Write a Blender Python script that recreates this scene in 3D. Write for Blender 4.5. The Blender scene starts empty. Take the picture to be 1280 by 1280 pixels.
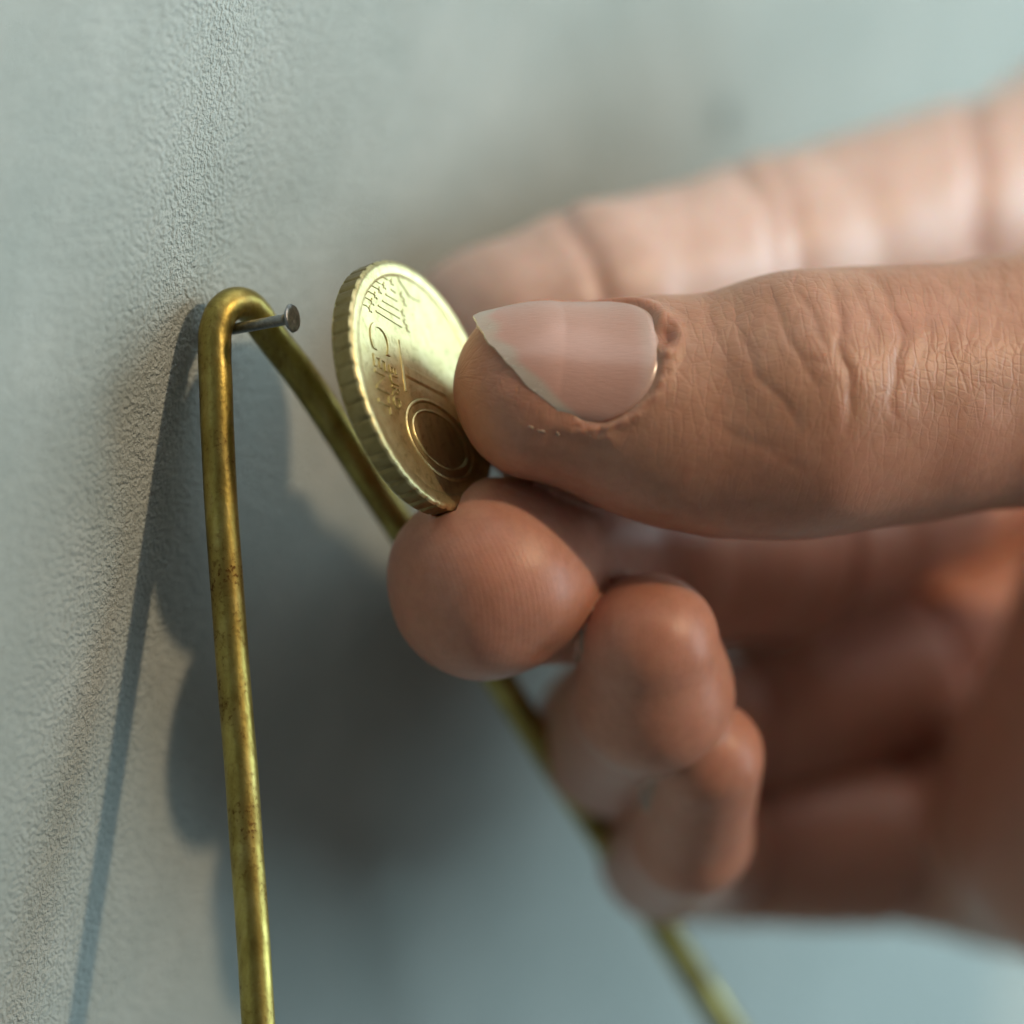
import bpy, bmesh, math, random
import numpy as np
from mathutils import Matrix, Vector
random.seed(7); np.random.seed(7)

# ------------------------------------------------------------------ frame
# Everything is laid out in millimetres in a frame X right, Y depth, Z up as
# measured from the camera; R turns it so that the wall stands plumb.
S = 0.001
FPX = 5010.0                       # focal length in photo pixels (1280 wide)
ALPHA = -math.atan(.18/.44)
R = np.array(Matrix.Rotation(ALPHA, 3, 'X'))
def P(px, py, d): return np.array([(px-640)/FPX*d, d, -(py-640)/FPX*d])
ORG = P(300, 410, 302)             # world origin: where the nail stands
def W(v): return (np.asarray(v, float)-ORG) @ R.T * S
def WD(v): return np.asarray(v, float) @ R.T

sc = bpy.context.scene
col = sc.collection

# ------------------------------------------------------------------ camera
cam = bpy.data.cameras.new('camera'); cam_o = bpy.data.objects.new('camera', cam); col.objects.link(cam_o)
cam.sensor_width = 36; cam.lens = 36*FPX/1280
cam.clip_start = .01; cam.clip_end = 20
cam.dof.use_dof = True; cam.dof.focus_distance = .2985
cam.dof.aperture_fstop = 8.6; cam.dof.aperture_blades = 0
Mc = Matrix(R.tolist()).to_4x4() @ Matrix.Rotation(math.pi/2, 4, 'X')
Mc.translation = Vector(W((0, 0, 0)))
cam_o.matrix_world = Mc
sc.camera = cam_o

# ------------------------------------------------------------------ world and lamps
w = bpy.data.worlds.new('World'); sc.world = w; w.use_nodes = True
bg = w.node_tree.nodes['Background']
bg.inputs['Color'].default_value = (.80, .88, .86, 1); bg.inputs['Strength'].default_value = .105

def area(name, target, direction, dist, size, power, colr, shape='DISK', size_y=None):
    L = bpy.data.lights.new(name, 'AREA'); L.shape = shape; L.size = size*S
    if size_y: L.size_y = size_y*S
    L.energy = power; L.color = colr
    o = bpy.data.objects.new(name, L); col.objects.link(o)
    d = np.array(direction, float); d /= np.linalg.norm(d)
    p = W(np.array(target)+d*dist)
    o.location = Vector(p)
    o.rotation_euler = Vector(WD(d)).to_track_quat('Z', 'Y').to_euler()
    return o
AIM = P(480, 620, 305)
area('warm_lamp', AIM, (.78, -.45, .44), 900, 46, 3.7, (1, .73, .47))
area('window_light', AIM, (.95, .22, .10), 900, 680, 9.6, (.69, .92, 1), 'RECTANGLE', 620)
area('overhead_fill', AIM, (.10, -.12, 1), 800, 1100, 4.6, (1, .97, .92))  # soft fill added overhead to brighten thumb and index

sc.view_settings.view_transform = 'Standard'; sc.view_settings.look = 'None'
sc.view_settings.exposure = .1; sc.view_settings.gamma = 1; sc.view_settings.use_curve_mapping = False
sc.render.engine = 'CYCLES'
sc.cycles.use_denoising = True
sc.cycles.max_bounces = 5; sc.cycles.diffuse_bounces = 3; sc.cycles.glossy_bounces = 3; sc.cycles.use_adaptive_sampling = True; sc.cycles.adaptive_threshold = .03; sc.cycles.adaptive_min_samples = 16

# ------------------------------------------------------------------ helpers
def link(o, parent=None):
    col.objects.link(o)
    if parent is not None:
        o.parent = parent
        o.matrix_parent_inverse = parent.matrix_basis.inverted()
    return o
def tag(o, label=None, cat=None, group=None, kind=None):
    for k, v in (('label', label), ('category', cat), ('group', group), ('kind', kind)):
        if v: o[k] = v
    return o
def mesh(name, verts, faces, mat, parent=None, origin=None, smooth=True, auto=None):
    """verts in camera-frame mm -> one mesh object with its origin at `origin`"""
    verts = np.asarray(verts, float)
    o0 = W(origin) if origin is not None else W(verts.mean(0))
    v = W(verts)-o0
    me = bpy.data.meshes.new(name); me.from_pydata(v.tolist(), [], [list(map(int, f)) for f in faces]); me.update()
    if smooth: me.polygons.foreach_set('use_smooth', [True]*len(me.polygons))
    if mat: me.materials.append(mat)
    o = bpy.data.objects.new(name, me); o.location = Vector(o0)
    if auto: me.set_sharp_from_angle(angle=math.radians(auto))
    return link(o, parent)
def empty(name, origin):
    o = bpy.data.objects.new(name, None); o.location = Vector(W(origin)); o.empty_display_size = .003
    col.objects.link(o); return o
def unit(v): v = np.asarray(v, float); return v/np.linalg.norm(v)

class NT:
    """small helper for node materials"""
    def __init__(self, name):
        self.m = bpy.data.materials.new(name); self.m.use_nodes = True
        self.t = self.m.node_tree; self.b = self.t.nodes['Principled BSDF']
        self.out = self.t.nodes['Material Output']
    def n(self, typ, ins=None, **kw):
        nd = self.t.nodes.new(typ)
        for k, v in kw.items(): setattr(nd, k, v)
        for k, v in (ins or {}).items(): self.set(nd.inputs[k], v)
        return nd
    def set(self, sock, v):
        if isinstance(v, bpy.types.NodeSocket): self.t.links.new(v, sock)
        else: sock.default_value = v
    def coord(self): return self.n('ShaderNodeTexCoord').outputs['Object']
    def attr(self, name, out='Fac'): return self.n('ShaderNodeAttribute', attribute_name=name).outputs[out]
    def mp(self, vec, scale=(1, 1, 1), rot=(0, 0, 0), loc=(0, 0, 0)):
        return self.n('ShaderNodeMapping', {'Vector': vec, 'Scale': scale, 'Rotation': rot, 'Location': loc}).outputs[0]
    def noise(self, vec, scale, detail=3, rough=.55, dist=0, out='Fac'):
        return self.n('ShaderNodeTexNoise', {'Vector': vec, 'Scale': scale, 'Detail': detail, 'Roughness': rough, 'Distortion': dist}).outputs[out]
    def ramp(self, fac, stops, interp='LINEAR'):
        r = self.n('ShaderNodeValToRGB', {'Fac': fac}); cr = r.color_ramp; cr.interpolation = interp
        while len(cr.elements) < len(stops): cr.elements.new(.5)
        for e, (p, c) in zip(cr.elements, stops):
            e.position = p; e.color = c if len(c) == 4 else (*c, 1)
        return r.outputs['Color']
    def math(self, op, a, b=0.0, c=None):
        nd = self.n('ShaderNodeMath', operation=op); self.set(nd.inputs[0], a); self.set(nd.inputs[1], b)
        if c is not None: self.set(nd.inputs[2], c)
        return nd.outputs[0]
    def mix(self, fac, a, b, mode='MIX'):
        nd = self.n('ShaderNodeMix', data_type='RGBA', blend_type=mode)
        self.set(nd.inputs['Factor'], fac)
        self.set(nd.inputs[6], a if isinstance(a, bpy.types.NodeSocket) or len(a) == 4 else (*a, 1))
        self.set(nd.inputs[7], b if isinstance(b, bpy.types.NodeSocket) or len(b) == 4 else (*b, 1))
        return nd.outputs[2]
    def bump(self, h, dist, strength=1, normal=None):
        nd = self.n('ShaderNodeBump', {'Height': h, 'Distance': dist, 'Strength': strength})
        if normal is not None: self.set(nd.inputs['Normal'], normal)
        return nd.outputs[0]
    def p(self, **kw):
        for k, v in kw.items(): self.set(self.b.inputs[k.replace('_', ' ')], v)

# ------------------------------------------------------------------ wall
WN = unit((.88, -.44, -.18)); WP = P(262, 400, 304)
def wall_depth(px, py):
    r = P(px, py, 1.0); return WN.dot(WP)/WN.dot(r)
def wall_pt(px, py): return P(px, py, wall_depth(px, py))
WU = unit(np.cross((0, 0, 1) @ R, WN)); WV = np.cross(WN, WU)   # along the wall, up the wall

def wall_material():
    k = NT('painted_plaster')
    c = k.mp(k.coord(), (1, 1, 1), (.6, .9, .35))
    # rolled paint: fine orange-peel grain with soft larger lumps
    g1 = k.noise(c, 2600, 2, .6, .15)
    g2 = k.noise(c, 900, 1, .5)
    g3 = k.noise(c, 120, 1, .5)
    gr = k.n('ShaderNodeMapRange', {'Value': g1, 'From Min': .32, 'From Max': .68}).outputs[0]
    h = k.math('ADD', k.math('MULTIPLY', gr, .20), k.math('MULTIPLY', g2, .13))
    h = k.math('ADD', h, k.math('MULTIPLY', g3, .5))
    tone = k.noise(c, 55, 4, .65)
    base = k.ramp(tone, [(.3, (.375, .43, .41)), (.7, (.46, .505, .482))])
    speck = k.ramp(k.noise(c, 1500, 2, .6), [(.30, (.80, .80, .80)), (.52, (1, 1, 1))])
    base = k.mix(.55, base, k.mix(1, base, speck, 'MULTIPLY'))
    # a small dent, its darkness painted as a soft spot
    sp = k.n('ShaderNodeVectorMath', {0: k.coord(), 1: tuple((W(wall_pt(905, 150))-W(wall_pt(700, 700))).tolist())}, operation='DISTANCE').outputs['Value']
    spot = k.ramp(k.math('ADD', k.math('MULTIPLY', sp, 260), k.math('MULTIPLY', k.noise(c, 400, 2), .35)), [(.25, (.42, .45, .45)), (.95, (1, 1, 1))])
    base = k.mix(1, base, spot, 'MULTIPLY')
    k.p(Base_Color=base, Roughness=.55, Normal=k.bump(h, .00095, 1))
    k.b.inputs['Specular IOR Level'].default_value = .35
    return k.m
def build_wall():
    o = wall_pt(700, 700)
    q = [o+WU*a+WV*b-WN*t for t in (0, 12) for a, b in ((-700, -600), (700, -600), (700, 600), (-700, 600))]
    f = [(0, 1, 2, 3), (7, 6, 5, 4), (0, 4, 5, 1), (1, 5, 6, 2), (2, 6, 7, 3), (3, 7, 4, 0)]
    if np.dot(np.cross(q[1]-q[0], q[2]-q[0]), WN) < 0: f = [tuple(reversed(x)) for x in f]
    ob = mesh('wall', q, f, wall_material(), origin=o, smooth=False)
    tag(ob, 'pale grey-green painted plaster wall with fine grainy texture', 'wall', kind='structure')
build_wall()

# ------------------------------------------------------------------ tube / spline
def catmull(pts, per):
    pts = np.asarray(pts, float); ext = np.vstack([2*pts[0]-pts[1], pts, 2*pts[-1]-pts[-2]]); out = []
    for i in range(1, len(ext)-2):
        p0, p1, p2, p3 = ext[i-1:i+3]
        for j in range(per):
            t = j/per
            out.append(.5*((2*p1)+(-p0+p2)*t+(2*p0-5*p1+4*p2-p3)*t*t+(-p0+3*p1-3*p2+p3)*t**3))
    out.append(pts[-1]); return np.array(out)
def tube(path, rad, seg=32, cap=True):
    path = np.asarray(path, float); n = len(path)
    T = np.gradient(path, axis=0); T /= np.linalg.norm(T, axis=1)[:, None]
    up = unit(np.cross(T[0], (0.3, .5, .8))); V = []; F = []
    rad = np.broadcast_to(rad, (n,))
    for i in range(n):
        up = unit(up-T[i]*up.dot(T[i])); b = np.cross(T[i], up)
        for j in range(seg):
            a = 2*math.pi*j/seg; V.append(path[i]+rad[i]*(math.cos(a)*up+math.sin(a)*b))
    for i in range(n-1):
        for j in range(seg):
            k = (j+1) % seg; F.append((i*seg+j, i*seg+k, (i+1)*seg+k, (i+1)*seg+j))
    if cap:
        F.append(tuple(reversed(range(seg)))); F.append(tuple(range((n-1)*seg, n*seg)))
    return np.array(V), F

# ------------------------------------------------------------------ brass wire
def brass_material():
    k = NT('aged_brass')
    c = k.coord()
    streak = k.noise(k.mp(c, (1, 1, .10)), 900, 4, .65, .3)
    blot = k.noise(c, 210, 5, .62, .5)
    fine = k.noise(c, 2600, 3, .6)
    base = k.ramp(streak, [(.25, (.25, .185, .045)), (.5, (.40, .33, .095)), (.8, (.53, .45, .17))])
    pat = k.ramp(blot, [(.44, (0, 0, 0)), (.66, (1, 1, 1))])
    spots = k.ramp(fine, [(.52, (0, 0, 0)), (.68, (1, 1, 1))])
    m = k.math('MINIMUM', k.math('ADD', k.math('MULTIPLY', pat, .45), k.math('MULTIPLY', spots, k.math('ADD', k.math('MULTIPLY', pat, .5), .15))), 1)
    base = k.mix(m, base, (.115, .055, .015))
    rough = k.math('ADD', k.math('MULTIPLY', m, .22), .40)
    h = k.math('ADD', k.math('MULTIPLY', fine, .5), k.math('MULTIPLY', streak, .8))
    k.p(Base_Color=base, Metallic=1.0, Roughness=rough, Normal=k.bump(h, .00006, .8))
    return k.m
WIRE_R = 1.26
def build_wire():
    pts = [(352, 1750, 296), (336, 1500, 296.8), (318.5, 1200, 297.6), (304, 1000, 298.2), (288.5, 800, 298.8), (275, 600, 299.3), (270, 500, 299.5),
           (268.5, 440, 299.9), (270, 411, 300.1), (277, 391, 300.5), (290, 380.5, 301.2), (305, 380.5, 302.2), (318, 391, 303.1), (330, 408, 303.8),
           (346, 430, 304.5), (394, 494, 306.5), (468, 609, 311.5), (560, 750, 319), (690, 950, 331), (780, 1085, 339), (905, 1280, 351), (1140, 1640, 378)]
    path = catmull([P(*p) for p in pts], 10)
    q = np.arange(len(path)); path = path+np.stack([.022*np.sin(q*.23)+.012*np.sin(q*.61+1), .02*np.sin(q*.31+2), 0*q], 1)   # slightly uneven by hand
    V, F = tube(path, WIRE_R, 40)
    o = mesh('wire_hanger', V, F, brass_material(), origin=P(300, 400, 302))
    tag(o, 'bent brass wire hanger looped over the small nail, aged and speckled', 'wire hanger')
build_wire()

# ------------------------------------------------------------------ nail
def steel_material():
    k = NT('nail_steel'); c = k.coord()
    n = k.noise(c, 3000, 4, .6)
    k.p(Base_Color=k.ramp(n, [(.3, (.22, .24, .26)), (.7, (.42, .44, .46))]), Metallic=1.0, Roughness=k.math('ADD', k.math('MULTIPLY', n, .25), .25), Normal=k.bump(n, .00005, .6))
    return k.m
def lathe(prof, ctr, axis, seg=40):
    axis = unit(axis); u = unit(np.cross(axis, (.2, .3, 1))); v = np.cross(axis, u); V = []; F = []
    for (r, h) in prof:
        for j in range(seg):
            a = 2*math.pi*j/seg; V.append(ctr+axis*h+r*(math.cos(a)*u+math.sin(a)*v))
    for i in range(len(prof)-1):
        for j in range(seg):
            q = (j+1) % seg; F.append((i*seg+j, i*seg+q, (i+1)*seg+q, (i+1)*seg+j))
    F.append(tuple(reversed(range(seg)))); F.append(tuple(range((len(prof)-1)*seg, len(prof)*seg)))
    return np.array(V), F
def build_nail():
    st = steel_material()
    hd = P(364, 398, 297.2); ax = unit((.75, -.65, .10)); L = 9.2
    base = hd-ax*L
    e = empty('wall_nail', base)
    tag(e, 'small grey steel nail with round flat head sticking out of the wall', 'nail')
    V, F = lathe([(.42, -6), (.42, L*.5), (.42, L-.75), (.46, L-.5), (.6, L-.22)], base, ax); mesh('shank', V, F, st, e, origin=base, auto=40)
    V, F = lathe([(.50, -.30), (.9, -.10), (1.04, 0), (1.06, .10), (1.03, .18), (.94, .23), (.55, .19), (.15, .17)], hd, unit((.885, -.445, .10)))
    # dished, hammered head
    V = V+np.random.normal(0, .012, V.shape)
    mesh('head', V, F, st, e, origin=hd, auto=50)
build_nail()

# ------------------------------------------------------------------ coin
CC = P(531, 480, 301.5); CN = unit((.849, -.449, .286))
CR, CT = 9.875, 1.93
cm = np.array([.32, 0, -.95]); CU0 = unit(cm-CN*cm.dot(CN)); CV0 = np.cross(CN, CU0)
def rot_uv(a):
    return CU0*math.cos(a)+CV0*math.sin(a), -CU0*math.sin(a)+CV0*math.cos(a)
CU, CV = CU0, CV0                                   # u: down the photo, v: towards the thumb
def coin_material(name='nordic_gold', tone=1.0, brown=0):
    k = NT(name); c = k.coord()
    n = k.noise(c, 700, 4, .65); f = k.noise(c, 4200, 3, .6)
    base = k.ramp(n, [(.3, (.61*tone, .54*tone, .265*tone)), (.7, (.74*tone, .67*tone, .385*tone))])
    grime = k.ramp(k.noise(c, 1500, 3, .7), [(.28, (.55, .5, .4)), (.48, (1, 1, 1))])
    base = k.mix(.7, base, k.mix(1, base, grime, 'MULTIPLY'))
    if brown: base = k.mix(brown, base, (.19, .115, .03))
    sw = k.noise(k.mp(c, (1, 1, .15), (.4, .8, .3)), 3600, 3, .6)
    k.p(Base_Color=base, Metallic=1.0, Roughness=k.math('ADD', k.math('MULTIPLY', f, .16), .34), Normal=k.bump(k.math('ADD', f, sw), .00003, .7))
    return k.m
def build_coin():
    gold = coin_material(); edge = coin_material('coin_edge', .62, .6)
    e = empty('coin', CC-CV*CR*0-CU*0-CN*CT/2)
    tag(e, 'gold-coloured ten cent coin pinched between thumb and index finger', 'coin')
    seg = 384
    prof = [(0, -.17), (8.3, -.17), (8.55, -.17), (8.72, -.05), (8.85, 0), (9.45, 0), (9.62, -.02), (9.76, -.10), (CR, -.26), (CR, -CT+.26), (9.76, -CT+.1), (9.62, -CT+.02), (9.45, -CT), (8.85, -CT), (8.6, -CT+.17), (0, -CT+.17)]
    V = []; F = []
    for i, (r, h) in enumerate(prof):
        for j in range(seg):
            a = 2*math.pi*j/seg; rr = r
            if r > 9.7:
                ph = (a*44/(2*math.pi)) % 1.0
                rr -= (.13 if r > 9.8 else .06)*max(0, 1-(min(ph, 1-ph)/.13)**2)
            V.append(CC+CN*h+rr*(math.cos(a)*CU+math.sin(a)*CV))
    for i in range(1, len(prof)-2):
        for j in range(seg):
            q = (j+1) % seg; F.append((i*seg+j, i*seg+q, (i+1)*seg+q, (i+1)*seg+j))
    F.append(tuple(reversed(range(seg, 2*seg)))); F.append(tuple(range((len(prof)-2)*seg, (len(prof)-1)*seg)))
    V = np.array(V); F2 = [tuple(reversed(f)) for f in F]
    d = mesh('disc', V, F2, gold, e, origin=CC, auto=35)
    d.data.materials.append(edge)
    for pl in d.data.polygons:
        if len(pl.vertices) == 4:
            i = min(pl.vertices)//seg
            if i in (8,): pl.material_index = 1
    # relief on the face: local (u, v) mm, height .13 above the sunk field
    def uv(u, v, h=0): return CC+CN*(h-.17)+CU*u+CV*v
    def fp(x, y):
        r = P(x, y, 1.0); q = r*((CC-CN*.05).dot(CN)/r.dot(CN))-CC
        return np.array((q.dot(CU), q.dot(CV)))
    def plate(name, outline, h=.085, bev=.05, parent=e):
        """raised flat piece with sloped sides"""
        o = np.array(outline, float); n = len(o); c = o.mean(0)
        d_ = o-c; L_ = np.linalg.norm(d_, axis=1)[:, None]
        inner = o-d_/L_*np.minimum(bev, L_*.6)
        V = [uv(a, b, -.02) for a, b in o]+[uv(a, b, h) for a, b in inner]
        F = [tuple(range(n, 2*n))]+[(i, (i+1) % n, n+(i+1) % n, n+i) for i in range(n)]
        return mesh(name, V, F, gold, parent, smooth=False)
    def bar(name, a, b, wd, h=.085):
        a = np.array(a, float); b = np.array(b, float); t = unit(b-a); s = np.array((-t[1], t[0]))*wd/2
        o_ = [a-s, b-s, b+s, a+s]
        V = [uv(x, y, -.02) for x, y in o_]+[uv(*(p+(s*.45 if i in (0, 1) else -s*.45)+(t*.04 if i in (0, 3) else -t*.04)), h) for i, p in enumerate(o_)]
        F = [(4, 5, 6, 7)]+[(i, (i+1) % 4, 4+(i+1) % 4, 4+i) for i in range(4)]
        return mesh(name, V, F, gold, e, smooth=False)
    def star(u, v, r):
        o = [(u+(r if i % 2 == 0 else r*.42)*math.cos(i*math.pi/5+.3), v+(r if i % 2 == 0 else r*.42)*math.sin(i*math.pi/5+.3)) for i in range(10)]
        plate('star', o, .085, r*.18)
    def text(name, body, size, u, v, ang, shear=0, sx=1.0, h=.085, off=0.0):
        cu = bpy.data.curves.new(name, 'FONT'); cu.body = body; cu.size = size; cu.shear = shear
        cu.extrude = h/2; cu.bevel_depth = .025; cu.bevel_resolution = 1; cu.resolution_u = 8; cu.offset = off
        t = bpy.data.objects.new(name, cu); col.objects.link(t)
        dg = bpy.context.evaluated_depsgraph_get(); me = bpy.data.meshes.new_from_object(t.evaluated_get(dg))
        vs = np.array([v_.co[:] for v_ in me.vertices]); fs = [tuple(p_.vertices) for p_ in me.polygons]
        bpy.data.objects.remove(t); bpy.data.curves.remove(cu); bpy.data.meshes.remove(me)
        ca, sa = math.cos(ang), math.sin(ang); vs[:, 0] *= sx
        pts = [uv(u+x*ca-y*sa, v+x*sa+y*ca, z+h/2) for x, y, z in vs]
        return mesh(name, pts, fs, gold, e, auto=30)
    A = math.radians(-24)
    text('lettering', 'C', 3.9, -6.0, -4.9, A, 0, 1.0)
    text('lettering', 'ENT', 2.55, -3.35, -6.0, A, 0, .98)
    text('lettering', 'EURO', 1.42, -2.15, -4.25, math.radians(-21), 0, .95)
    # the big numeral: 1 with its long foot, and the ringed 0
    bar('numeral', fp(500.5, 424), fp(509.5, 489), .30)
    bar('numeral', (-1.45, -2.25), (.95, 3.2), 1.25)
    def ring(name, cu_, cv_, ru, rv, wd, ang, n=72):
        V = []; F = []
        for i in range(n):
            a = 2*math.pi*i/n
            for k_, (dw, h) in enumerate(((-wd/2, -.02), (-wd*.25, .085), (wd*.25, .085), (wd/2, -.02))):
                x, y = (ru+dw)*math.cos(a), (rv+dw)*math.sin(a)
                V.append(uv(cu_+x*math.cos(ang)-y*math.sin(ang), cv_+x*math.sin(ang)+y*math.cos(ang), h))
        for i in range(n):
            j = (i+1) % n
            for k_ in range(3): F.append((i*4+k_, j*4+k_, j*4+k_+1, i*4+k_+1))
        mesh(name, V, F, gold, e)
    ring('numeral', 4.39, -.22, 2.95, 4.6, .34, A)
    ring('numeral', 4.39, -.22, 2.15, 3.75, .24, A)
    # two rows of fine lines with stars between and beyond them
    row1 = [((471, 340), (486, 349)), ((465, 347), (477, 354)), ((460.6, 353), (472, 359.5)), ((458, 361), (467, 366)), ((454.5, 369), (463, 373.5)), ((453.6, 378.6), (460.5, 382))]
    row2 = [((489.7, 361), (496, 365.5)), ((483, 367), (498, 376)), ((479, 375), (500, 387)), ((473.7, 381), (501.5, 397.5)), ((471, 388), (503.7, 408.5))]
    for a_, b_ in row1+row2: bar('map_line', fp(*a_), fp(*b_), .17)
    for q_ in ((491, 352.5), (481.5, 357), (476, 362.5), (470.5, 369), (466.5, 377), (464, 386), (503.5, 368.5), (507, 378), (505, 391), (507.5, 402.5), (511, 411)):
        star(*fp(*q_), .36)
    coast = [(491, 337), (498, 341), (500, 350), (508, 362), (513, 370), (520, 374), (527, 376)]
    for a_, b_ in zip(coast[:-1], coast[1:]): bar('map_line', fp(*a_), fp(*b_), .13)
    return e
build_coin()

# ------------------------------------------------------------------ hand
def smin(a, b, k):
    h = np.clip(.5+.5*(b-a)/k, 0, 1); return b+(a-b)*h-k*h*(1-h)
def smax(a, b, k): return -smin(-a, -b, k)
_sq = [None, None]
def sq(p):
    if _sq[0] is not p: _sq[0] = p; _sq[1] = np.einsum('ij,ij->i', p, p)
    return _sq[1]
def cone(p, a, b, ra, rb):
    """round cone by linear radius along the segment"""
    ab = b-a; L2 = ab.dot(ab); h = p@ab-a.dot(ab); t = np.clip(h/L2, 0, 1)
    q2 = sq(p)-2*(p@a)+a.dot(a)-t*(2*h-t*L2)
    return np.sqrt(np.maximum(q2, 1e-9))-(ra+(rb-ra)*t)
def econe(p, a, b, ra, rb, n, kn):
    """the same, squashed by factor kn along direction n"""
    ab = b-a; L2 = ab.dot(ab); h = p@ab-a.dot(ab); t = np.clip(h/L2, 0, 1)
    q2 = sq(p)-2*(p@a)+a.dot(a)-t*(2*h-t*L2); qn = p@n-a.dot(n)-t*ab.dot(n)
    return (np.sqrt(np.maximum(q2+qn*qn*(1/kn**2-1), 1e-9))-(ra+(rb-ra)*t))*min(1, (1+kn)/2)

T_tip, T_ip, T_mcp, T_cmc = P(682, 482, 301.0), P(1000, 508, 304.5), P(1470, 452, 316), np.array((102., 352, -8))
t_ax = unit(T_tip-T_ip)
n0 = np.array((0, -math.cos(math.radians(33)), math.sin(math.radians(33)))); t_n = unit(n0-t_ax*n0.dot(t_ax)); t_w = np.cross(t_n, t_ax)
if t_w[2] < 0: t_w = -t_w
I_tip, I_dip, I_pip, I_mcp = P(607, 412, 328.5), P(752, 372, 331), P(965, 322, 345), P(1385, 205, 374)
M_tip, M_dip, M_pip, M_mcp = P(607, 722, 304), P(775, 702, 321), P(970, 680, 344), P(1340, 505, 380)
R_tip, R_mid, R_dip, R_pip, R_mcp = P(811, 803, 306), P(816, 868, 309.5), P(777, 917, 333), P(885, 905, 352), P(1310, 770, 376)
L_tip, L_mid, L_dip, L_pip, L_mcp = P(883, 946, 312), P(863, 1045, 321), P(836, 1066, 340), P(900, 1062, 355), P(1285, 1052, 366)
WR = np.array((124., 392, -2))

def d_thumb(p):
    d = econe(p, T_tip, T_tip+(T_ip-T_tip)*.5+np.array((0, 0, -.95)), 6.6, 8.35, t_n, .86)
    d = smin(d, econe(p, T_tip+(T_ip-T_tip)*.5+np.array((0, 0, -.95)), T_ip, 8.35, 9.3, t_n, .9), 2)
    d = smin(d, cone(p, T_tip-t_n*1.2-t_w*.3, T_tip-t_ax*14-t_n*1.6-t_w*1.1, 5.6, 8.3), 3)        # pulp
    d = smin(d, cone(p, T_ip+t_n*.8, T_ip+(T_mcp-T_ip)*.25, 9.0, 8.9), 2.5)
    d = smin(d, cone(p, T_ip, T_mcp, 9.2, 10.4), 3)
    d = smin(d, cone(p, P(673, 528, 309.5), P(720, 540, 308), 4.8, 5.5), 2)
    d = smin(d, cone(p, T_mcp, np.array((82., 338, -8)), 10.8, 16.5), 4)
    d = smin(d, cone(p, np.array((82., 338, -8)), T_cmc, 17, 19), 6)
    return d
def d_coin(p):
    q = p-CC; h = q@CN; r = np.sqrt(np.maximum((q*q).sum(-1)-h*h, 0))
    return np.maximum(r-CR, np.maximum(h, -h-CT))
def finger(p, pts, rad, k=2.2, pulp=None):
    d = cone(p, pts[0], pts[1], rad[0], rad[1])
    for i in range(1, len(pts)-1): d = smin(d, cone(p, pts[i], pts[i+1], rad[i], rad[i+1]), k)
    return d
def mid(a, b, t=.5): return a+(b-a)*t
PALM_DIR = unit(np.array((-.55, -.75, 0)))           # roughly where the palm faces
def d_index(p):
    # pads between the flexion creases
    d = finger(p, [I_tip, I_dip, I_pip, I_mcp], [6.6, 7.5, 8.3, 9.8])
    cd = np.array((0, -1, .1))
    for a, b, r in ((mid(I_tip, I_dip, .25), mid(I_tip, I_dip, .7), 6.0), (mid(I_dip, I_pip, .35), mid(I_dip, I_pip, .65), 6.5), (mid(I_pip, I_mcp, .22), mid(I_pip, I_mcp, .50), 7.2)):
        d = smin(d, cone(p, a+cd*2.2, b+cd*2.2, r, r), 1.6)
    return d
def d_middle(p):
    d = finger(p, [M_tip, M_dip, M_pip, M_mcp], [7.0, 7.8, 8.0, 9.4])
    cd = unit(np.array((.1, -1, .1)))
    d = smin(d, cone(p, M_tip+np.array((-.2, 1, -.6)), M_tip+np.array((.9, .5, .3)), 6.9, 6.6), 2)
    d = smin(d, cone(p, mid(M_dip, M_pip, .4)+cd*1.5, mid(M_dip, M_pip, .6)+cd*1.5, 7, 7), 1.5)
    d = smin(d, cone(p, mid(M_pip, M_mcp, .3)+cd*1.5, mid(M_pip, M_mcp, .6)+cd*1.5, 8, 8), 1.5)
    return d
def d_ring(p):
    d = finger(p, [R_tip, R_mid, R_dip, R_pip, R_mcp], [5.35, 6.0, 6.8, 7.4, 9.2], 1.4)
    cd = unit(np.array((.1, -1, .1)))
    d = smin(d, cone(p, mid(R_pip, R_mcp, .22)+cd*1.3, mid(R_pip, R_mcp, .48)+cd*1.3, 7.4, 7.6), 1.5)
    return d
def d_little(p):
    d = finger(p, [L_tip, L_mid, L_dip, L_pip, L_mcp], [4.5, 4.8, 5.8, 6.6, 8.4], 1.0)
    cd = unit(np.array((.1, -1, .1)))
    d = smin(d, cone(p, mid(L_pip, L_mcp, .25)+cd*1.2, mid(L_pip, L_mcp, .55)+cd*1.2, 6.4, 6.6), 1.5)
    return d
def d_palm(p):
    d = cone(p, I_mcp, WR+np.array((0, 0, 16)), 10.5, 15)
    d = smin(d, cone(p, M_mcp, WR+np.array((0, 0, 6)), 10.5, 16), 5)
    d = smin(d, cone(p, R_mcp, WR+np.array((0, 0, -6)), 10.2, 16), 5)
    d = smin(d, cone(p, L_mcp, WR+np.array((0, 0, -14)), 9.6, 15), 5)
    d = smin(d, cone(p, np.array((60., 320, 0)), np.array((68., 326, -16)), 13.5, 14), 5)          # ball of the thumb, bulk added out of view to shade the fingers
    d = smin(d, cone(p, np.array((58., 334, 0)), np.array((53., 351, -25.5)), 13, 14), 5)      # thenar towards the heel of the hand
    d = smin(d, cone(p, np.array((53., 351, -25.5)), WR+np.array((0, -8, -16)), 14, 16), 6)
    d = smin(d, econe(p, WR, np.array((200., 420, -8)), 26, 29, unit((.2, -1, 0)), .72), 9)
    return d
SUBS = [d_index, d_middle, d_ring, d_little, d_palm, d_thumb]
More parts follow.
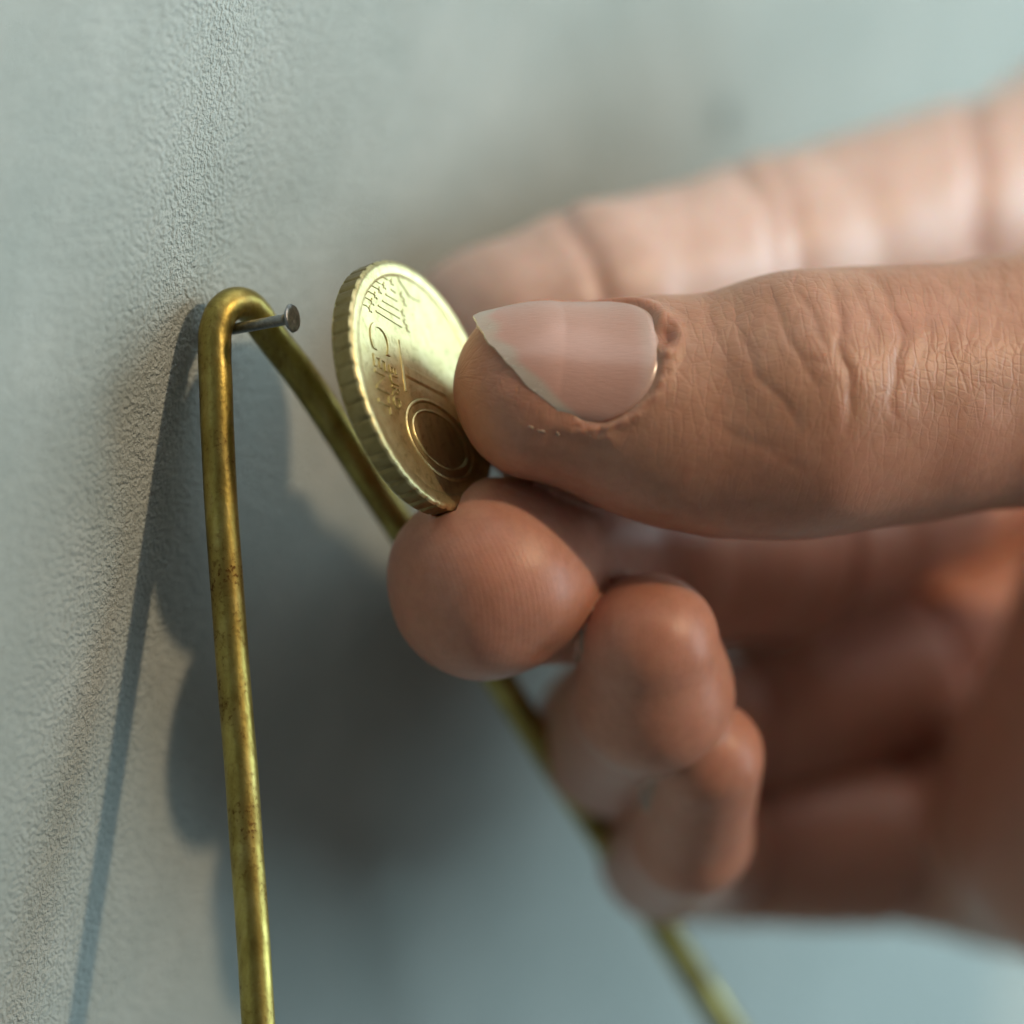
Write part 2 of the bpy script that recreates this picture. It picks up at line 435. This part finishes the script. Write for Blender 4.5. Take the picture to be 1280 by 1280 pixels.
def hand_sdf1(p, use=None):
    sub = [(f(p) if use is None or use[i] else None) for i, f in enumerate(SUBS)]
    d = None
    for x in sub[:4]:
        if x is not None: d = x if d is None else smin(d, x, .25)
    if sub[4] is not None: d = sub[4] if d is None else smin(d, sub[4], 5)
    if sub[5] is not None:
        th = sub[5] if sub[4] is None else smin(sub[5], sub[4], 4)
        d = th if d is None else smin(d, th, 1.0)
    d = smax(d, -d_coin(p), .5)
    d = smax(d, .6-(p@WN-WP.dot(WN)), .8)          # never inside the wall
    return np.maximum(d, p[..., 0]-150)
def hand_sdf(p, m=None):
    """in small chunks, each with only the fingers that can matter there"""
    out = np.empty(len(p)); n = 6000
    for i in range(0, len(p), n):
        q = np.ascontiguousarray(p[i:i+n]); c = ((q.min(0)+q.max(0))/2)[None]; h = np.linalg.norm(q-c, axis=1).max()
        dc = np.array([f(c)[0] for f in SUBS]); out[i:i+n] = hand_sdf1(q, dc < dc.min()+2*h*1.2+7)
    return out

def surface_nets(fn, lo, hi, h, block=16):
    lo = np.array(lo, float); n = np.ceil((np.array(hi)-lo)/h/block).astype(int)*block+1
    F = np.full(n, 1e3, np.float32)
    nb = (n-1)//block
    bi = np.stack(np.meshgrid(*[np.arange(b) for b in nb], indexing='ij'), -1).reshape(-1, 3)
    ctr = lo+(bi+.5)*block*h; dc = hand_sdf1(ctr); half = block*h*.5*math.sqrt(3)*1.35+2
    for (b, d) in zip(bi, dc):
        sl = tuple(slice(b[k]*block, b[k]*block+block+1) for k in range(3))
        if abs(d) > half:
            if d < 0: F[sl] = np.where(F[sl] > 900, -1e3, F[sl])
            continue
        g = np.stack(np.meshgrid(*[lo[k]+h*np.arange(sl[k].start, sl[k].stop) for k in range(3)], indexing='ij'), -1)
        F[sl] = fn(g.reshape(-1, 3)).reshape(g.shape[:3])
    ins = F < 0
    c = [ins[i:n[0]-1+i, j:n[1]-1+j, k:n[2]-1+k] for i in (0, 1) for j in (0, 1) for k in (0, 1)]
    any_ = c[0].copy(); all_ = c[0].copy()
    for x in c[1:]: any_ |= x; all_ &= x
    act = np.argwhere(any_ & ~all_)
    idx = np.full(any_.shape, -1, np.int32); idx[tuple(act.T)] = np.arange(len(act))
    acc = np.zeros((len(act), 3)); cnt = np.zeros(len(act))
    offs = [np.array((i, j, k)) for i in (0, 1) for j in (0, 1) for k in (0, 1)]
    for o in offs:
        for ax in range(3):
            if o[ax]: continue
            o2 = o.copy(); o2[ax] = 1
            a = F[tuple((act+o).T)]; b = F[tuple((act+o2).T)]
            m = (a < 0) != (b < 0)
            t = np.where(m, a/np.where(m, a-b, 1), 0)
            acc[m] += (o+t[:, None]*(o2-o))[m]; cnt[m] += 1
    V = lo+(act+acc/cnt[:, None])*h
    Q = []
    for ax in range(3):
        u, v = (ax+1) % 3, (ax+2) % 3
        s0 = [slice(None)]*3; s1 = [slice(None)]*3; s0[ax] = slice(0, -1); s1[ax] = slice(1, None)
        e = np.argwhere(ins[tuple(s0)] != ins[tuple(s1)])
        e = e[(e[:, u] > 0) & (e[:, v] > 0) & (e[:, u] < n[u]-1) & (e[:, v] < n[v]-1)]
        du = np.zeros(3, int); du[u] = 1; dv = np.zeros(3, int); dv[v] = 1
        q = np.stack([idx[tuple((e-du-dv).T)], idx[tuple((e-dv).T)], idx[tuple(e.T)], idx[tuple((e-du).T)]], 1)
        neg = ins[tuple(e.T)]
        q[~neg] = q[~neg][:, ::-1]
        Q.append(q)
    return V, np.vstack(Q)
TET = np.array(((1, -1, -1), (-1, -1, 1), (-1, 1, -1), (1, 1, 1)), float)
def grad(fn, p, e=.05):
    g = sum(fn(p+k*e)[:, None]*k for k in TET)
    return g/np.maximum(np.linalg.norm(g, axis=1), 1e-6)[:, None]

def to_px(v): return 640+v[:, 0]/v[:, 1]*FPX, 640-v[:, 2]/v[:, 1]*FPX
def sstep(a, b, x): t = np.clip((x-a)/(b-a), 0, 1); return t*t*(3-2*t)
def poly_dist(px, py, pts):
    """distance to a polyline, and the 0..1 place along it"""
    best = np.full(px.shape, 1e9); par = np.zeros(px.shape); n = len(pts)-1
    for i in range(n):
        a = np.array(pts[i], float); b = np.array(pts[i+1], float); ab = b-a
        t = np.clip(((px-a[0])*ab[0]+(py-a[1])*ab[1])/ab.dot(ab), 0, 1)
        d = np.hypot(px-a[0]-t*ab[0], py-a[1]-t*ab[1])
        m = d < best; best[m] = d[m]; par[m] = ((i+t)/n)[m]
    return best, par

# --- thumb nail frame: s along the thumb (towards the tip), t angle round it
def nail_coords(v, ctr, ax, nn, ww):
    q = v-ctr; s = q@ax; a = np.arctan2(q@ww, q@nn); r = np.hypot(q@ww, q@nn); return s, a, r
TN = dict(s0=-7.3, a0=math.radians(-57), a1=math.radians(58))
def nail_front(a):          # where the free edge stands, oblique as in the photo
    return np.interp(np.degrees(a), [-60, -50, -38, -20, 0, 25, 45, 60], [-.9, .3, 2.3, 4.0, 5.2, 6.0, 6.0, 4.6])
def nail_back(a):
    m = (TN['a0']+TN['a1'])/2; x = np.clip((a-m)/((TN['a1']-TN['a0'])/2), -1, 1)
    return TN['s0']+4.2*np.abs(x)**3.2

def skin_material():
    k = NT('skin')
    c = k.coord(); red = k.attr('redness'); tc = k.attr('skinuv', 'Vector'); pr = k.attr('print_area'); th = k.attr('thumb_area'); cr = k.attr('crease')
    n1 = k.noise(c, 160, 4, .6); n2 = k.noise(c, 900, 3, .6)
    base = k.ramp(n1, [(.3, (.47, .25, .165)), (.7, (.55, .32, .225))])
    base = k.mix(k.ramp(k.noise(c, 75, 3, .6), [(.42, (0, 0, 0)), (.70, (.42, .42, .42))]), base, (.52, .215, .145))
    base = k.mix(k.math('MULTIPLY', k.attr('palmar'), .9), base, (.73, .57, .515))
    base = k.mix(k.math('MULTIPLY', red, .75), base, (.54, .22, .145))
    mott = k.ramp(n2, [(.35, (.86, .82, .80)), (.6, (1, 1, 1))])
    base = k.mix(.6, base, k.mix(1, base, mott, 'MULTIPLY'))
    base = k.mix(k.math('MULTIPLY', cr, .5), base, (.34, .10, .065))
    # fine skin lines: stretched cells on the thumb's back
    def cells(sc_, sx, sy, rot):
        vo = k.n('ShaderNodeTexVoronoi', {'Vector': k.mp(k.n('ShaderNodeVectorMath', {0: tc, 1: k.n('ShaderNodeVectorMath', {0: k.noise(c, 500, 2, out='Color'), 'Scale': .55}, operation='SCALE').outputs[0]}, operation='ADD').outputs[0], (sx, sy, 1), (0, 0, rot)), 'Scale': sc_}, feature='DISTANCE_TO_EDGE')
        return k.n('ShaderNodeMapRange', {'Value': vo.outputs['Distance'], 'From Min': 0, 'From Max': .16}).outputs[0]
    v1 = cells(1.15, 1.15, .38, .25); v2 = cells(1.3, .55, 1.3, .6)
    fine = k.math('ADD', k.math('MULTIPLY', v1, .65), k.math('MULTIPLY', v2, .35))
    pores = k.noise(c, 3800, 2, .6)
    hl = k.math('MULTIPLY', fine, th)
    wv = k.n('ShaderNodeTexWave', {'Vector': k.mp(tc, (1, 1, 1)), 'Scale': .72, 'Distortion': 3.2, 'Detail': 1, 'Detail Scale': .22}, wave_type='BANDS', bands_direction='X').outputs['Fac']
    h = k.math('ADD', k.math('MULTIPLY', hl, .9), k.math('MULTIPLY', k.math('MULTIPLY', wv, pr), .13))
    h = k.math('ADD', h, k.math('MULTIPLY', pores, .22))
    k.p(Base_Color=base, Roughness=k.math('ADD', k.math('MULTIPLY', n2, .14), .35), Normal=k.bump(h, .000045, .9))
    k.b.inputs['Subsurface Weight'].default_value = .55
    k.b.inputs['Subsurface Radius'].default_value = (1.0, .32, .16)
    k.b.inputs['Subsurface Scale'].default_value = .0016
    k.b.inputs['Specular IOR Level'].default_value = .42
    return k.m

def build_hand():
    V, Q = surface_nets(hand_sdf, (-14, 284, -52), (152, 524, 66), .55)
    # finer faces where the photo is sharp
    me = bpy.data.meshes.new('hand')
    me.from_pydata(V.tolist(), [], Q.tolist()); me.update()
    bm = bmesh.new(); bm.from_mesh(me)
    px, py = to_px(V)
    hot = (V[:, 1] < 322) & (px < 1310) & (py < 860) & (px > 440) & ((py < 690) | (px < 770))
    hotf = hot[Q].all(1)
    bm.faces.ensure_lookup_table()
    es = set(e for i in np.nonzero(hotf)[0] for e in bm.faces[i].edges)
    bmesh.ops.subdivide_edges(bm, edges=list(es), cuts=2, use_grid_fill=True)
    bm.to_mesh(me); bm.free()
    n = len(me.vertices); V = np.empty(n*3); me.vertices.foreach_get('co', V); V = V.reshape(-1, 3)
    srt = np.lexsort((V[:, 2]//4, V[:, 1]//4, V[:, 0]//4)); V0 = V[srt]      # neighbours together: cheap chunks
    g = grad(hand_sdf, V0, .1)
    for _ in range(2): V0 = V0-g*np.clip(hand_sdf(V0), -.5, .5)[:, None]*.9
    G0 = grad(hand_sdf, V0, .12)
    G = np.empty_like(V); V[srt] = V0; G[srt] = G0
    px, py = to_px(V)
    disp = np.zeros(n); crease = np.zeros(n)
    dth = d_thumb(V); isth = sstep(.6, .05, np.abs(dth))*(V[:, 1] < 330)
    front = isth*sstep(.15, -.2, G[:, 1]-.25)
    # knuckle folds of the thumb
    folds = [([(962, 352), (979, 412), (1002, 447), (1025, 487)], .30, 6), ([(1032, 346), (1051, 400), (1054, 447), (1063, 505), (1060, 545)], .52, 7),
             ([(1072, 338), (1108, 366), (1124, 412), (1118, 470), (1119, 528)], .36, 6), ([(918, 372), (939, 458), (973, 493), (1002, 545)], .26, 6),
             ([(1056, 352), (1086, 389), (1096, 430)], .26, 5), ([(993, 352), (1012, 395), (1040, 440)], .22, 5), ([(880, 372), (898, 420), (910, 480)], .14, 6),
             ([(1004, 447), (1030, 455), (1054, 447)], .14, 5), ([(1150, 336), (1158, 400), (1148, 470)], .14, 6), ([(1180, 332), (1190, 380), (1184, 450)], .11, 5),
             ([(1212, 330), (1218, 390), (1208, 440)], .10, 5), ([(1245, 322), (1250, 380), (1244, 430)], .10, 5), ([(905, 545), (960, 565), (1010, 590)], .10, 6), ([(880, 520), (930, 548), (1000, 566)], .10, 6)]
    wob = 3*np.sin(px*.035+py*.05)+1.5*np.sin(py*.11-px*.02)
    for pts, dep, wd in folds:
        dep *= .27; wd *= 1.25
        d, t = poly_dist(px+wob, py, catmull(np.array([(*p, 0) for p in pts]), 6)[:, :2])
        env = front*np.clip(np.minimum(t, 1-t)*5, 0, 1)**.6
        gsn = np.exp(-(d/wd)**2)
        disp -= .55*dep*np.exp(-(d/4.2)**2)*env
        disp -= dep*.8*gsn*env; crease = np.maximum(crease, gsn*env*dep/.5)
        disp += dep*.25*np.exp(-((d-wd*2.6)/(wd*1.6))**2)*env
    # soft lumps over the knuckle
    disp += front*.18*np.exp(-(((px-1040)/70)**2+((py-400)/90)**2))
    # nail bed and nail folds
    s, a, r = nail_coords(V, T_tip, t_ax, t_n, t_w)
    fr, bk = nail_front(a), nail_back(a)
    rr = 7.2
    da = np.maximum(TN['a0']-a, a-TN['a1'])*rr; db = bk-s; df = s-fr
    side_ = np.maximum(da, db); dn = np.maximum(side_, df)                 # <0 under the nail
    near = (np.abs(dth) < 1)*(V[:, 1] < 312)
    disp -= near*.30*sstep(.25, -.5, np.maximum(side_, df+1.2))
    side = np.maximum(da, db)
    fold = np.exp(-((side-.55)/.65)**2)*sstep(2.5, -.5, df)*np.where(db > da, 1.0, .8)
    disp += near*.26*fold*sstep(66, 45, np.degrees(a))*sstep(-.7, -.2, dn)
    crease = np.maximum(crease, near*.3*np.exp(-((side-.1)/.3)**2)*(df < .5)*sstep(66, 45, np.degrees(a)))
    # ragged cuticle
    rag = np.sin(s*5.1+a*31)*np.sin(s*2.3-a*17)
    disp += near*.14*rag*np.exp(-((side-.45)/.35)**2)*(df < 0)*sstep(10, -15, np.degrees(a))
    # small cut beside the cuticle
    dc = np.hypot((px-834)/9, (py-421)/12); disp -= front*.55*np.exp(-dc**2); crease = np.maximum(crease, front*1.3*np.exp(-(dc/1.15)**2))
    disp += front*.22*np.exp(-((dc-1.9)/.7)**2)
    # flexion creases on the inner side of the fingers
    def ring_groove(c, ax, dep, wd, fnd, lim):
        nonlocal disp, crease
        q = (V-c)@ax; m = (np.abs(fnd(V)) < .7)*(np.linalg.norm(V-c, axis=1) < lim)*sstep(.35, -.2, G[:, 1])
        gsn = np.exp(-(q/wd)**2)*m; disp -= dep*gsn; crease = np.maximum(crease, .7*gsn)
    mi = (np.abs(d_index(V)) < .9)*sstep(.45, 0, G[:, 1])
    for pts, dep, wd in (([(705, 270), (742, 322), (758, 380)], .8, 14), ([(920, 205), (962, 258), (975, 350)], .55, 13), ([(968, 200), (995, 258), (1002, 350)], .35, 12),
                         ([(1212, 120), (1228, 200), (1226, 320)], 1.0, 17), ([(850, 235), (872, 300)], .2, 18), ([(1085, 180), (1100, 260)], .2, 22)):
        d, t = poly_dist(px, py, pts); gsn = np.exp(-(d/wd)**2)*mi; disp -= .7*dep*gsn; crease = np.maximum(crease, .5*gsn*dep)
    for a_, b_, c_, f_ in ((M_dip, M_pip, M_mcp, d_middle), (R_dip, R_pip, R_mcp, d_ring), (L_dip, L_pip, L_mcp, d_little)):
        ring_groove(b_, unit(c_-a_), .8, .9, f_, 13)
        ring_groove(mid(b_, c_, .55), unit(c_-b_), .9, 1.0, f_, 13)
    # slow unevenness of living skin
    lump = .03+.12*sstep(14, 6, np.linalg.norm(V-M_tip, axis=1))
    disp += lump*np.sin(V[:, 0]*.5+V[:, 2]*.33+1)*np.sin(V[:, 2]*.45-V[:, 0]*.2)
    disp += .03*np.sin(V[:, 0]*.9+1.3*np.sin(V[:, 2]*.7))*np.sin(V[:, 2]*.8+V[:, 1]*.5)
    disp *= sstep(.02, .5, d_coin(V))
    V = V+G*disp[:, None]
    # attributes for the shader
    tipd = np.min([np.linalg.norm(V-t, axis=1) for t in (M_tip, R_tip, R_mid, L_tip, L_mid)], axis=0)
    red = sstep(26, 6, tipd)*.9
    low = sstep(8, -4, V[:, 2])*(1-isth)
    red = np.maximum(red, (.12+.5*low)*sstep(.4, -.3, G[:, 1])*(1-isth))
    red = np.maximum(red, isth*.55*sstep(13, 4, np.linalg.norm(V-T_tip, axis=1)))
    red = np.maximum(red, isth*.75*sstep(.1, -.8, G[:, 2]))  # thumb underside redder: its warm glow put into the colour
    pal = (1-isth)*sstep(.5, -.3, G[:, 1])*.9*(1-.9*low)  # lower hand loses the pale palm tone: shade put into the colour
    prn = sstep(10.5, 5.5, np.linalg.norm(V-M_tip, axis=1))*(np.abs(d_middle(V)) < 1)*sstep(.1, -.4, G[:, 1])
    o0 = W(T_mcp)
    me.vertices.foreach_set('co', (W(V)-o0).ravel()); me.update()
    me.polygons.foreach_set('use_smooth', [True]*len(me.polygons))
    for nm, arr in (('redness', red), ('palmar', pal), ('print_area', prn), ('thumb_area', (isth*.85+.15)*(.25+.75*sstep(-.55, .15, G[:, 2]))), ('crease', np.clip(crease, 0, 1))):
        at = me.attributes.new(nm, 'FLOAT', 'POINT'); at.data.foreach_set('value', arr.astype(np.float32))
    # skin coordinates: mm along / across the thumb; over the middle fingertip, across the ridges
    uvw = np.stack([s, np.arctan2((V-T_tip)@t_w, (V-T_tip)@t_n)*8.0, np.zeros(n)], 1)
    m = prn > 0; rel = V-M_tip
    uvw[m] = np.stack([rel[m, 0]*1.0+rel[m, 2]*.28+.04*rel[m, 2]**2, rel[m, 2], rel[m, 1]], 1)
    at = me.attributes.new('skinuv', 'FLOAT_VECTOR', 'POINT'); at.data.foreach_set('vector', uvw.astype(np.float32).ravel())
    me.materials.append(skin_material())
    o = bpy.data.objects.new('hand', me); o.location = Vector(o0); link(o)
    tag(o, 'bare hand reaching in from the right, pinching the coin with thumb and index finger', 'hand')
    return o
hand = build_hand()

# ------------------------------------------------------------------ finger nails
def nail_material(name, pale=0.0):
    k = NT(name); c = k.coord(); fe = k.attr('free_edge'); v = k.attr('nail_v')
    ridg = k.noise(k.mp(k.attr('nail_uv', 'Vector'), (.25, 3.0, 1)), 3.2, 3, .6)
    bed = k.ramp(v, [(0, (.58, .30, .235)), (1, (.60, .335, .275))])
    if pale: bed = k.ramp(v, [(0, (.40, .225, .155)), (1, (.40, .225, .155))])  # other nails: bed darkened, their shade put into the colour
    base = k.mix(k.math('MULTIPLY', fe, .8-.35*pale), bed, (.50, .45, .375))
    base = k.mix(k.attr('lunula'), base, (.68, .56, .52))
    base = k.mix(.35, base, k.mix(1, base, k.ramp(ridg, [(.3, (.75, .75, .75)), (.6, (1, 1, 1))]), 'MULTIPLY'))
    scr = k.ramp(k.noise(k.mp(k.attr('nail_uv', 'Vector'), (.55, 2.2, 1), (0, 0, .5)), 1.4, 5, .7), [(.60, (0, 0, 0)), (.66, (1, 1, 1))])
    base = k.mix(k.math('MULTIPLY', k.math('MULTIPLY', scr, fe), .6), base, (.80, .78, .68))
    h = k.math('ADD', ridg, k.math('MULTIPLY', k.math('MULTIPLY', scr, fe), 1.2))
    k.p(Base_Color=base, Roughness=k.math('ADD', k.math('MULTIPLY', ridg, .15), .32), Normal=k.bump(h, .00005, .8))
    k.b.inputs['Subsurface Weight'].default_value = .3
    k.b.inputs['Subsurface Radius'].default_value = (1, .5, .35)
    k.b.inputs['Subsurface Scale'].default_value = .0010
    k.b.inputs['Coat Weight'].default_value = 1.0; k.b.inputs['Coat Roughness'].default_value = .25; k.b.inputs['Coat IOR'].default_value = 1.6
    return k.m
NAIL_MAT = nail_material('nail_plate'); NAIL_MAT_SHADED = nail_material('shaded_nail_plate', 1.0)
def build_nail_plate(ctr, ax, nn, ww, dfn, a0, a1, front, back, lift, label=None, ragged=0, smax_=None, na=56, ns=64, thick=.42, mat=None):
    A = np.linspace(a0, a1, na); pts = []; fe = []; vv = []; uv = []; lun = []
    for ia, a in enumerate(A):
        f = float(front(a)); b = float(back(a))
        f += ragged*(.16*math.sin(a*9+1)+.09*math.sin(a*19+.5)+.05*math.sin(a*41+2))
        for s in np.linspace(b, f, ns):
            pts.append((s, a)); vv.append(ia/(na-1)); uv.append((s, a*7, 0))
            x = f-s; w_ = .95+.9*abs((ia/(na-1))-.5)
            fe.append(float(sstep(w_+.6, w_-.6, np.array(x+.25*math.sin(a*13)))))
            xx = (ia/(na-1)-.5)*2
            lun.append(.35*float(sstep(2.1, .9, np.array((s-b)+1.8*xx*xx))))
    pts = np.array(pts)
    s = pts[:, 0]; sc_ = s if smax_ is None else smin(s, np.full_like(s, smax_), 4.0)
    d_ = np.cos(pts[:, 1])[:, None]*nn+np.sin(pts[:, 1])[:, None]*ww; o_ = ctr+sc_[:, None]*ax
    lo = np.zeros(len(s)); hi = np.full(len(s), 14.)
    for _ in range(26):
        m_ = (lo+hi)/2; ins = dfn(o_+d_*m_[:, None]) < 0; lo = np.where(ins, m_, lo); hi = np.where(ins, hi, m_)
    am = (a0+a1)/2; x = np.abs((pts[:, 1]-am)/((a1-a0)/2))
    tuck = -.35*np.clip((x-.86)/.14, 0, 1)**2
    bk = np.array([back(a) for a in pts[:, 1]]); tuck -= .35*np.clip(1-(s-bk)/.8, 0, 1)**2*(1-0)
    base = ctr+s[:, None]*ax+d_*(lo+lift+tuck)[:, None]
    top = base; bot = base-d_*thick
    V = np.vstack([top, bot]); n = na*ns; F = []
    for i in range(na-1):
        for j in range(ns-1):
            a_, b_, c_, e_ = i*ns+j, i*ns+j+1, (i+1)*ns+j+1, (i+1)*ns+j
            F.append((a_, b_, c_, e_)); F.append((n+e_, n+c_, n+b_, n+a_))
    rim = [i*ns for i in range(na)]+[(na-1)*ns+j for j in range(1, ns)]+[i*ns+ns-1 for i in range(na-2, -1, -1)]+[j for j in range(ns-2, 0, -1)]
    for q in range(len(rim)):
        a_, b_ = rim[q], rim[(q+1) % len(rim)]; F.append((b_, a_, n+a_, n+b_))
    nrm = np.cross(V[1]-V[0], V[ns]-V[0])
    if nrm.dot(d_[0]) < 0: F = [tuple(reversed(f)) for f in F]
    o = mesh('fingernail', V, F, mat or NAIL_MAT, hand, auto=50)
    for nm, arr in (('free_edge', fe), ('nail_v', vv), ('lunula', lun)):
        at = o.data.attributes.new(nm, 'FLOAT', 'POINT'); at.data.foreach_set('value', np.array(arr+arr, np.float32))
    at = o.data.attributes.new('nail_uv', 'FLOAT_VECTOR', 'POINT'); at.data.foreach_set('vector', np.array(uv+uv, np.float32).ravel())
    if label: o['label'] = label
    return o
build_nail_plate(T_tip, t_ax, t_n, t_w, d_thumb, TN['a0'], TN['a1'], nail_front, nail_back, .05,
                 'thumb nail with chipped whitish free edge', ragged=.3, smax_=4.8, thick=.18)
def finger_nail(tip, dip, back_dir, dfn, wid, fe_=4.6, label=None, lift_=.07):
    ax = unit(tip-dip); nn = unit(back_dir-ax*np.dot(back_dir, ax)); ww = np.cross(nn, ax)
    build_nail_plate(tip, ax, nn, ww, dfn, -wid, wid, lambda a: fe_-2.6*(a/wid)**2, lambda a: -6.5+2*abs(a/wid)**3, lift_, label, smax_=3.2, na=28, ns=28, thick=.3, mat=NAIL_MAT_SHADED)
finger_nail(M_tip, M_dip, np.array((.15, .85, -.75)), d_middle, .6, 1.6, lift_=-.05)
finger_nail(R_tip, R_mid, np.array((-.86, .42, -.10)), d_ring, .72, 3.2, lift_=.0)
finger_nail(L_tip, L_mid, np.array((-.90, .32, -.10)), d_little, .72, 2.6, lift_=.02)
finger_nail(I_tip, I_dip, np.array((-.5, .85, .15)), d_index, .8)

def hit(px, py, d0=285., fn=None):
    fn = fn or hand_sdf1; r = P(px, py, 1.0); L = np.linalg.norm(r); d = d0
    for _ in range(80):
        v = fn((r*d)[None])[0]
        if v < .01: break
        d += max(v*.7, .01)/L
    return r*d
def build_flakes():
    k = NT('dry_skin'); k.p(Base_Color=(.50, .36, .28, 1), Roughness=.45); k.b.inputs['Subsurface Weight'].default_value = .3; k.b.inputs['Subsurface Scale'].default_value = .0006
    rnd = random.Random(5)
    for x, y, l, ang in ((664, 534, .5, .5), (677, 539, .8, .3), (697, 542, .45, 1.3), (739, 545, .35, -.3), (762, 541, .6, 1.4), (796, 519, .4, -.8)):
        c = hit(x, y); g = grad(hand_sdf1, c[None])[0]; u = unit(np.cross(g, (0, -1, 0))*1.0+1e-6); t = np.array((math.cos(ang), 0, -math.sin(ang))); t = unit(t-g*t.dot(g)); b = np.cross(g, t)
        V = []; n = 6
        for i in range(n):
            f = i/(n-1)-.5; wd = .10*(1-(2*f)**2)**.5+.015; up = .08+.08*math.sin(i*1.9+x)
            for sgn, lift in ((-1, .0), (1, up)):
                V.append(c+t*f*l+b*sgn*wd*(1+.4*rnd.random())+g*(lift+.04))
        V = np.array(V); V = np.vstack([V, V-g*.05]); F = []
        m = 2*n
        for i in range(n-1):
            a_ = 2*i; F.append((a_, a_+1, a_+3, a_+2)); F.append((m+a_+2, m+a_+3, m+a_+1, m+a_))
            F.append((a_+2, m+a_+2, m+a_, a_)); F.append((a_+1, m+a_+1, m+a_+3, a_+3))
        F.append((0, m, m+1, 1)); F.append((m-2, m-1, 2*m-1, 2*m-2))
        mesh('dry_skin_flake', V, F, k.m, hand)
build_flakes()
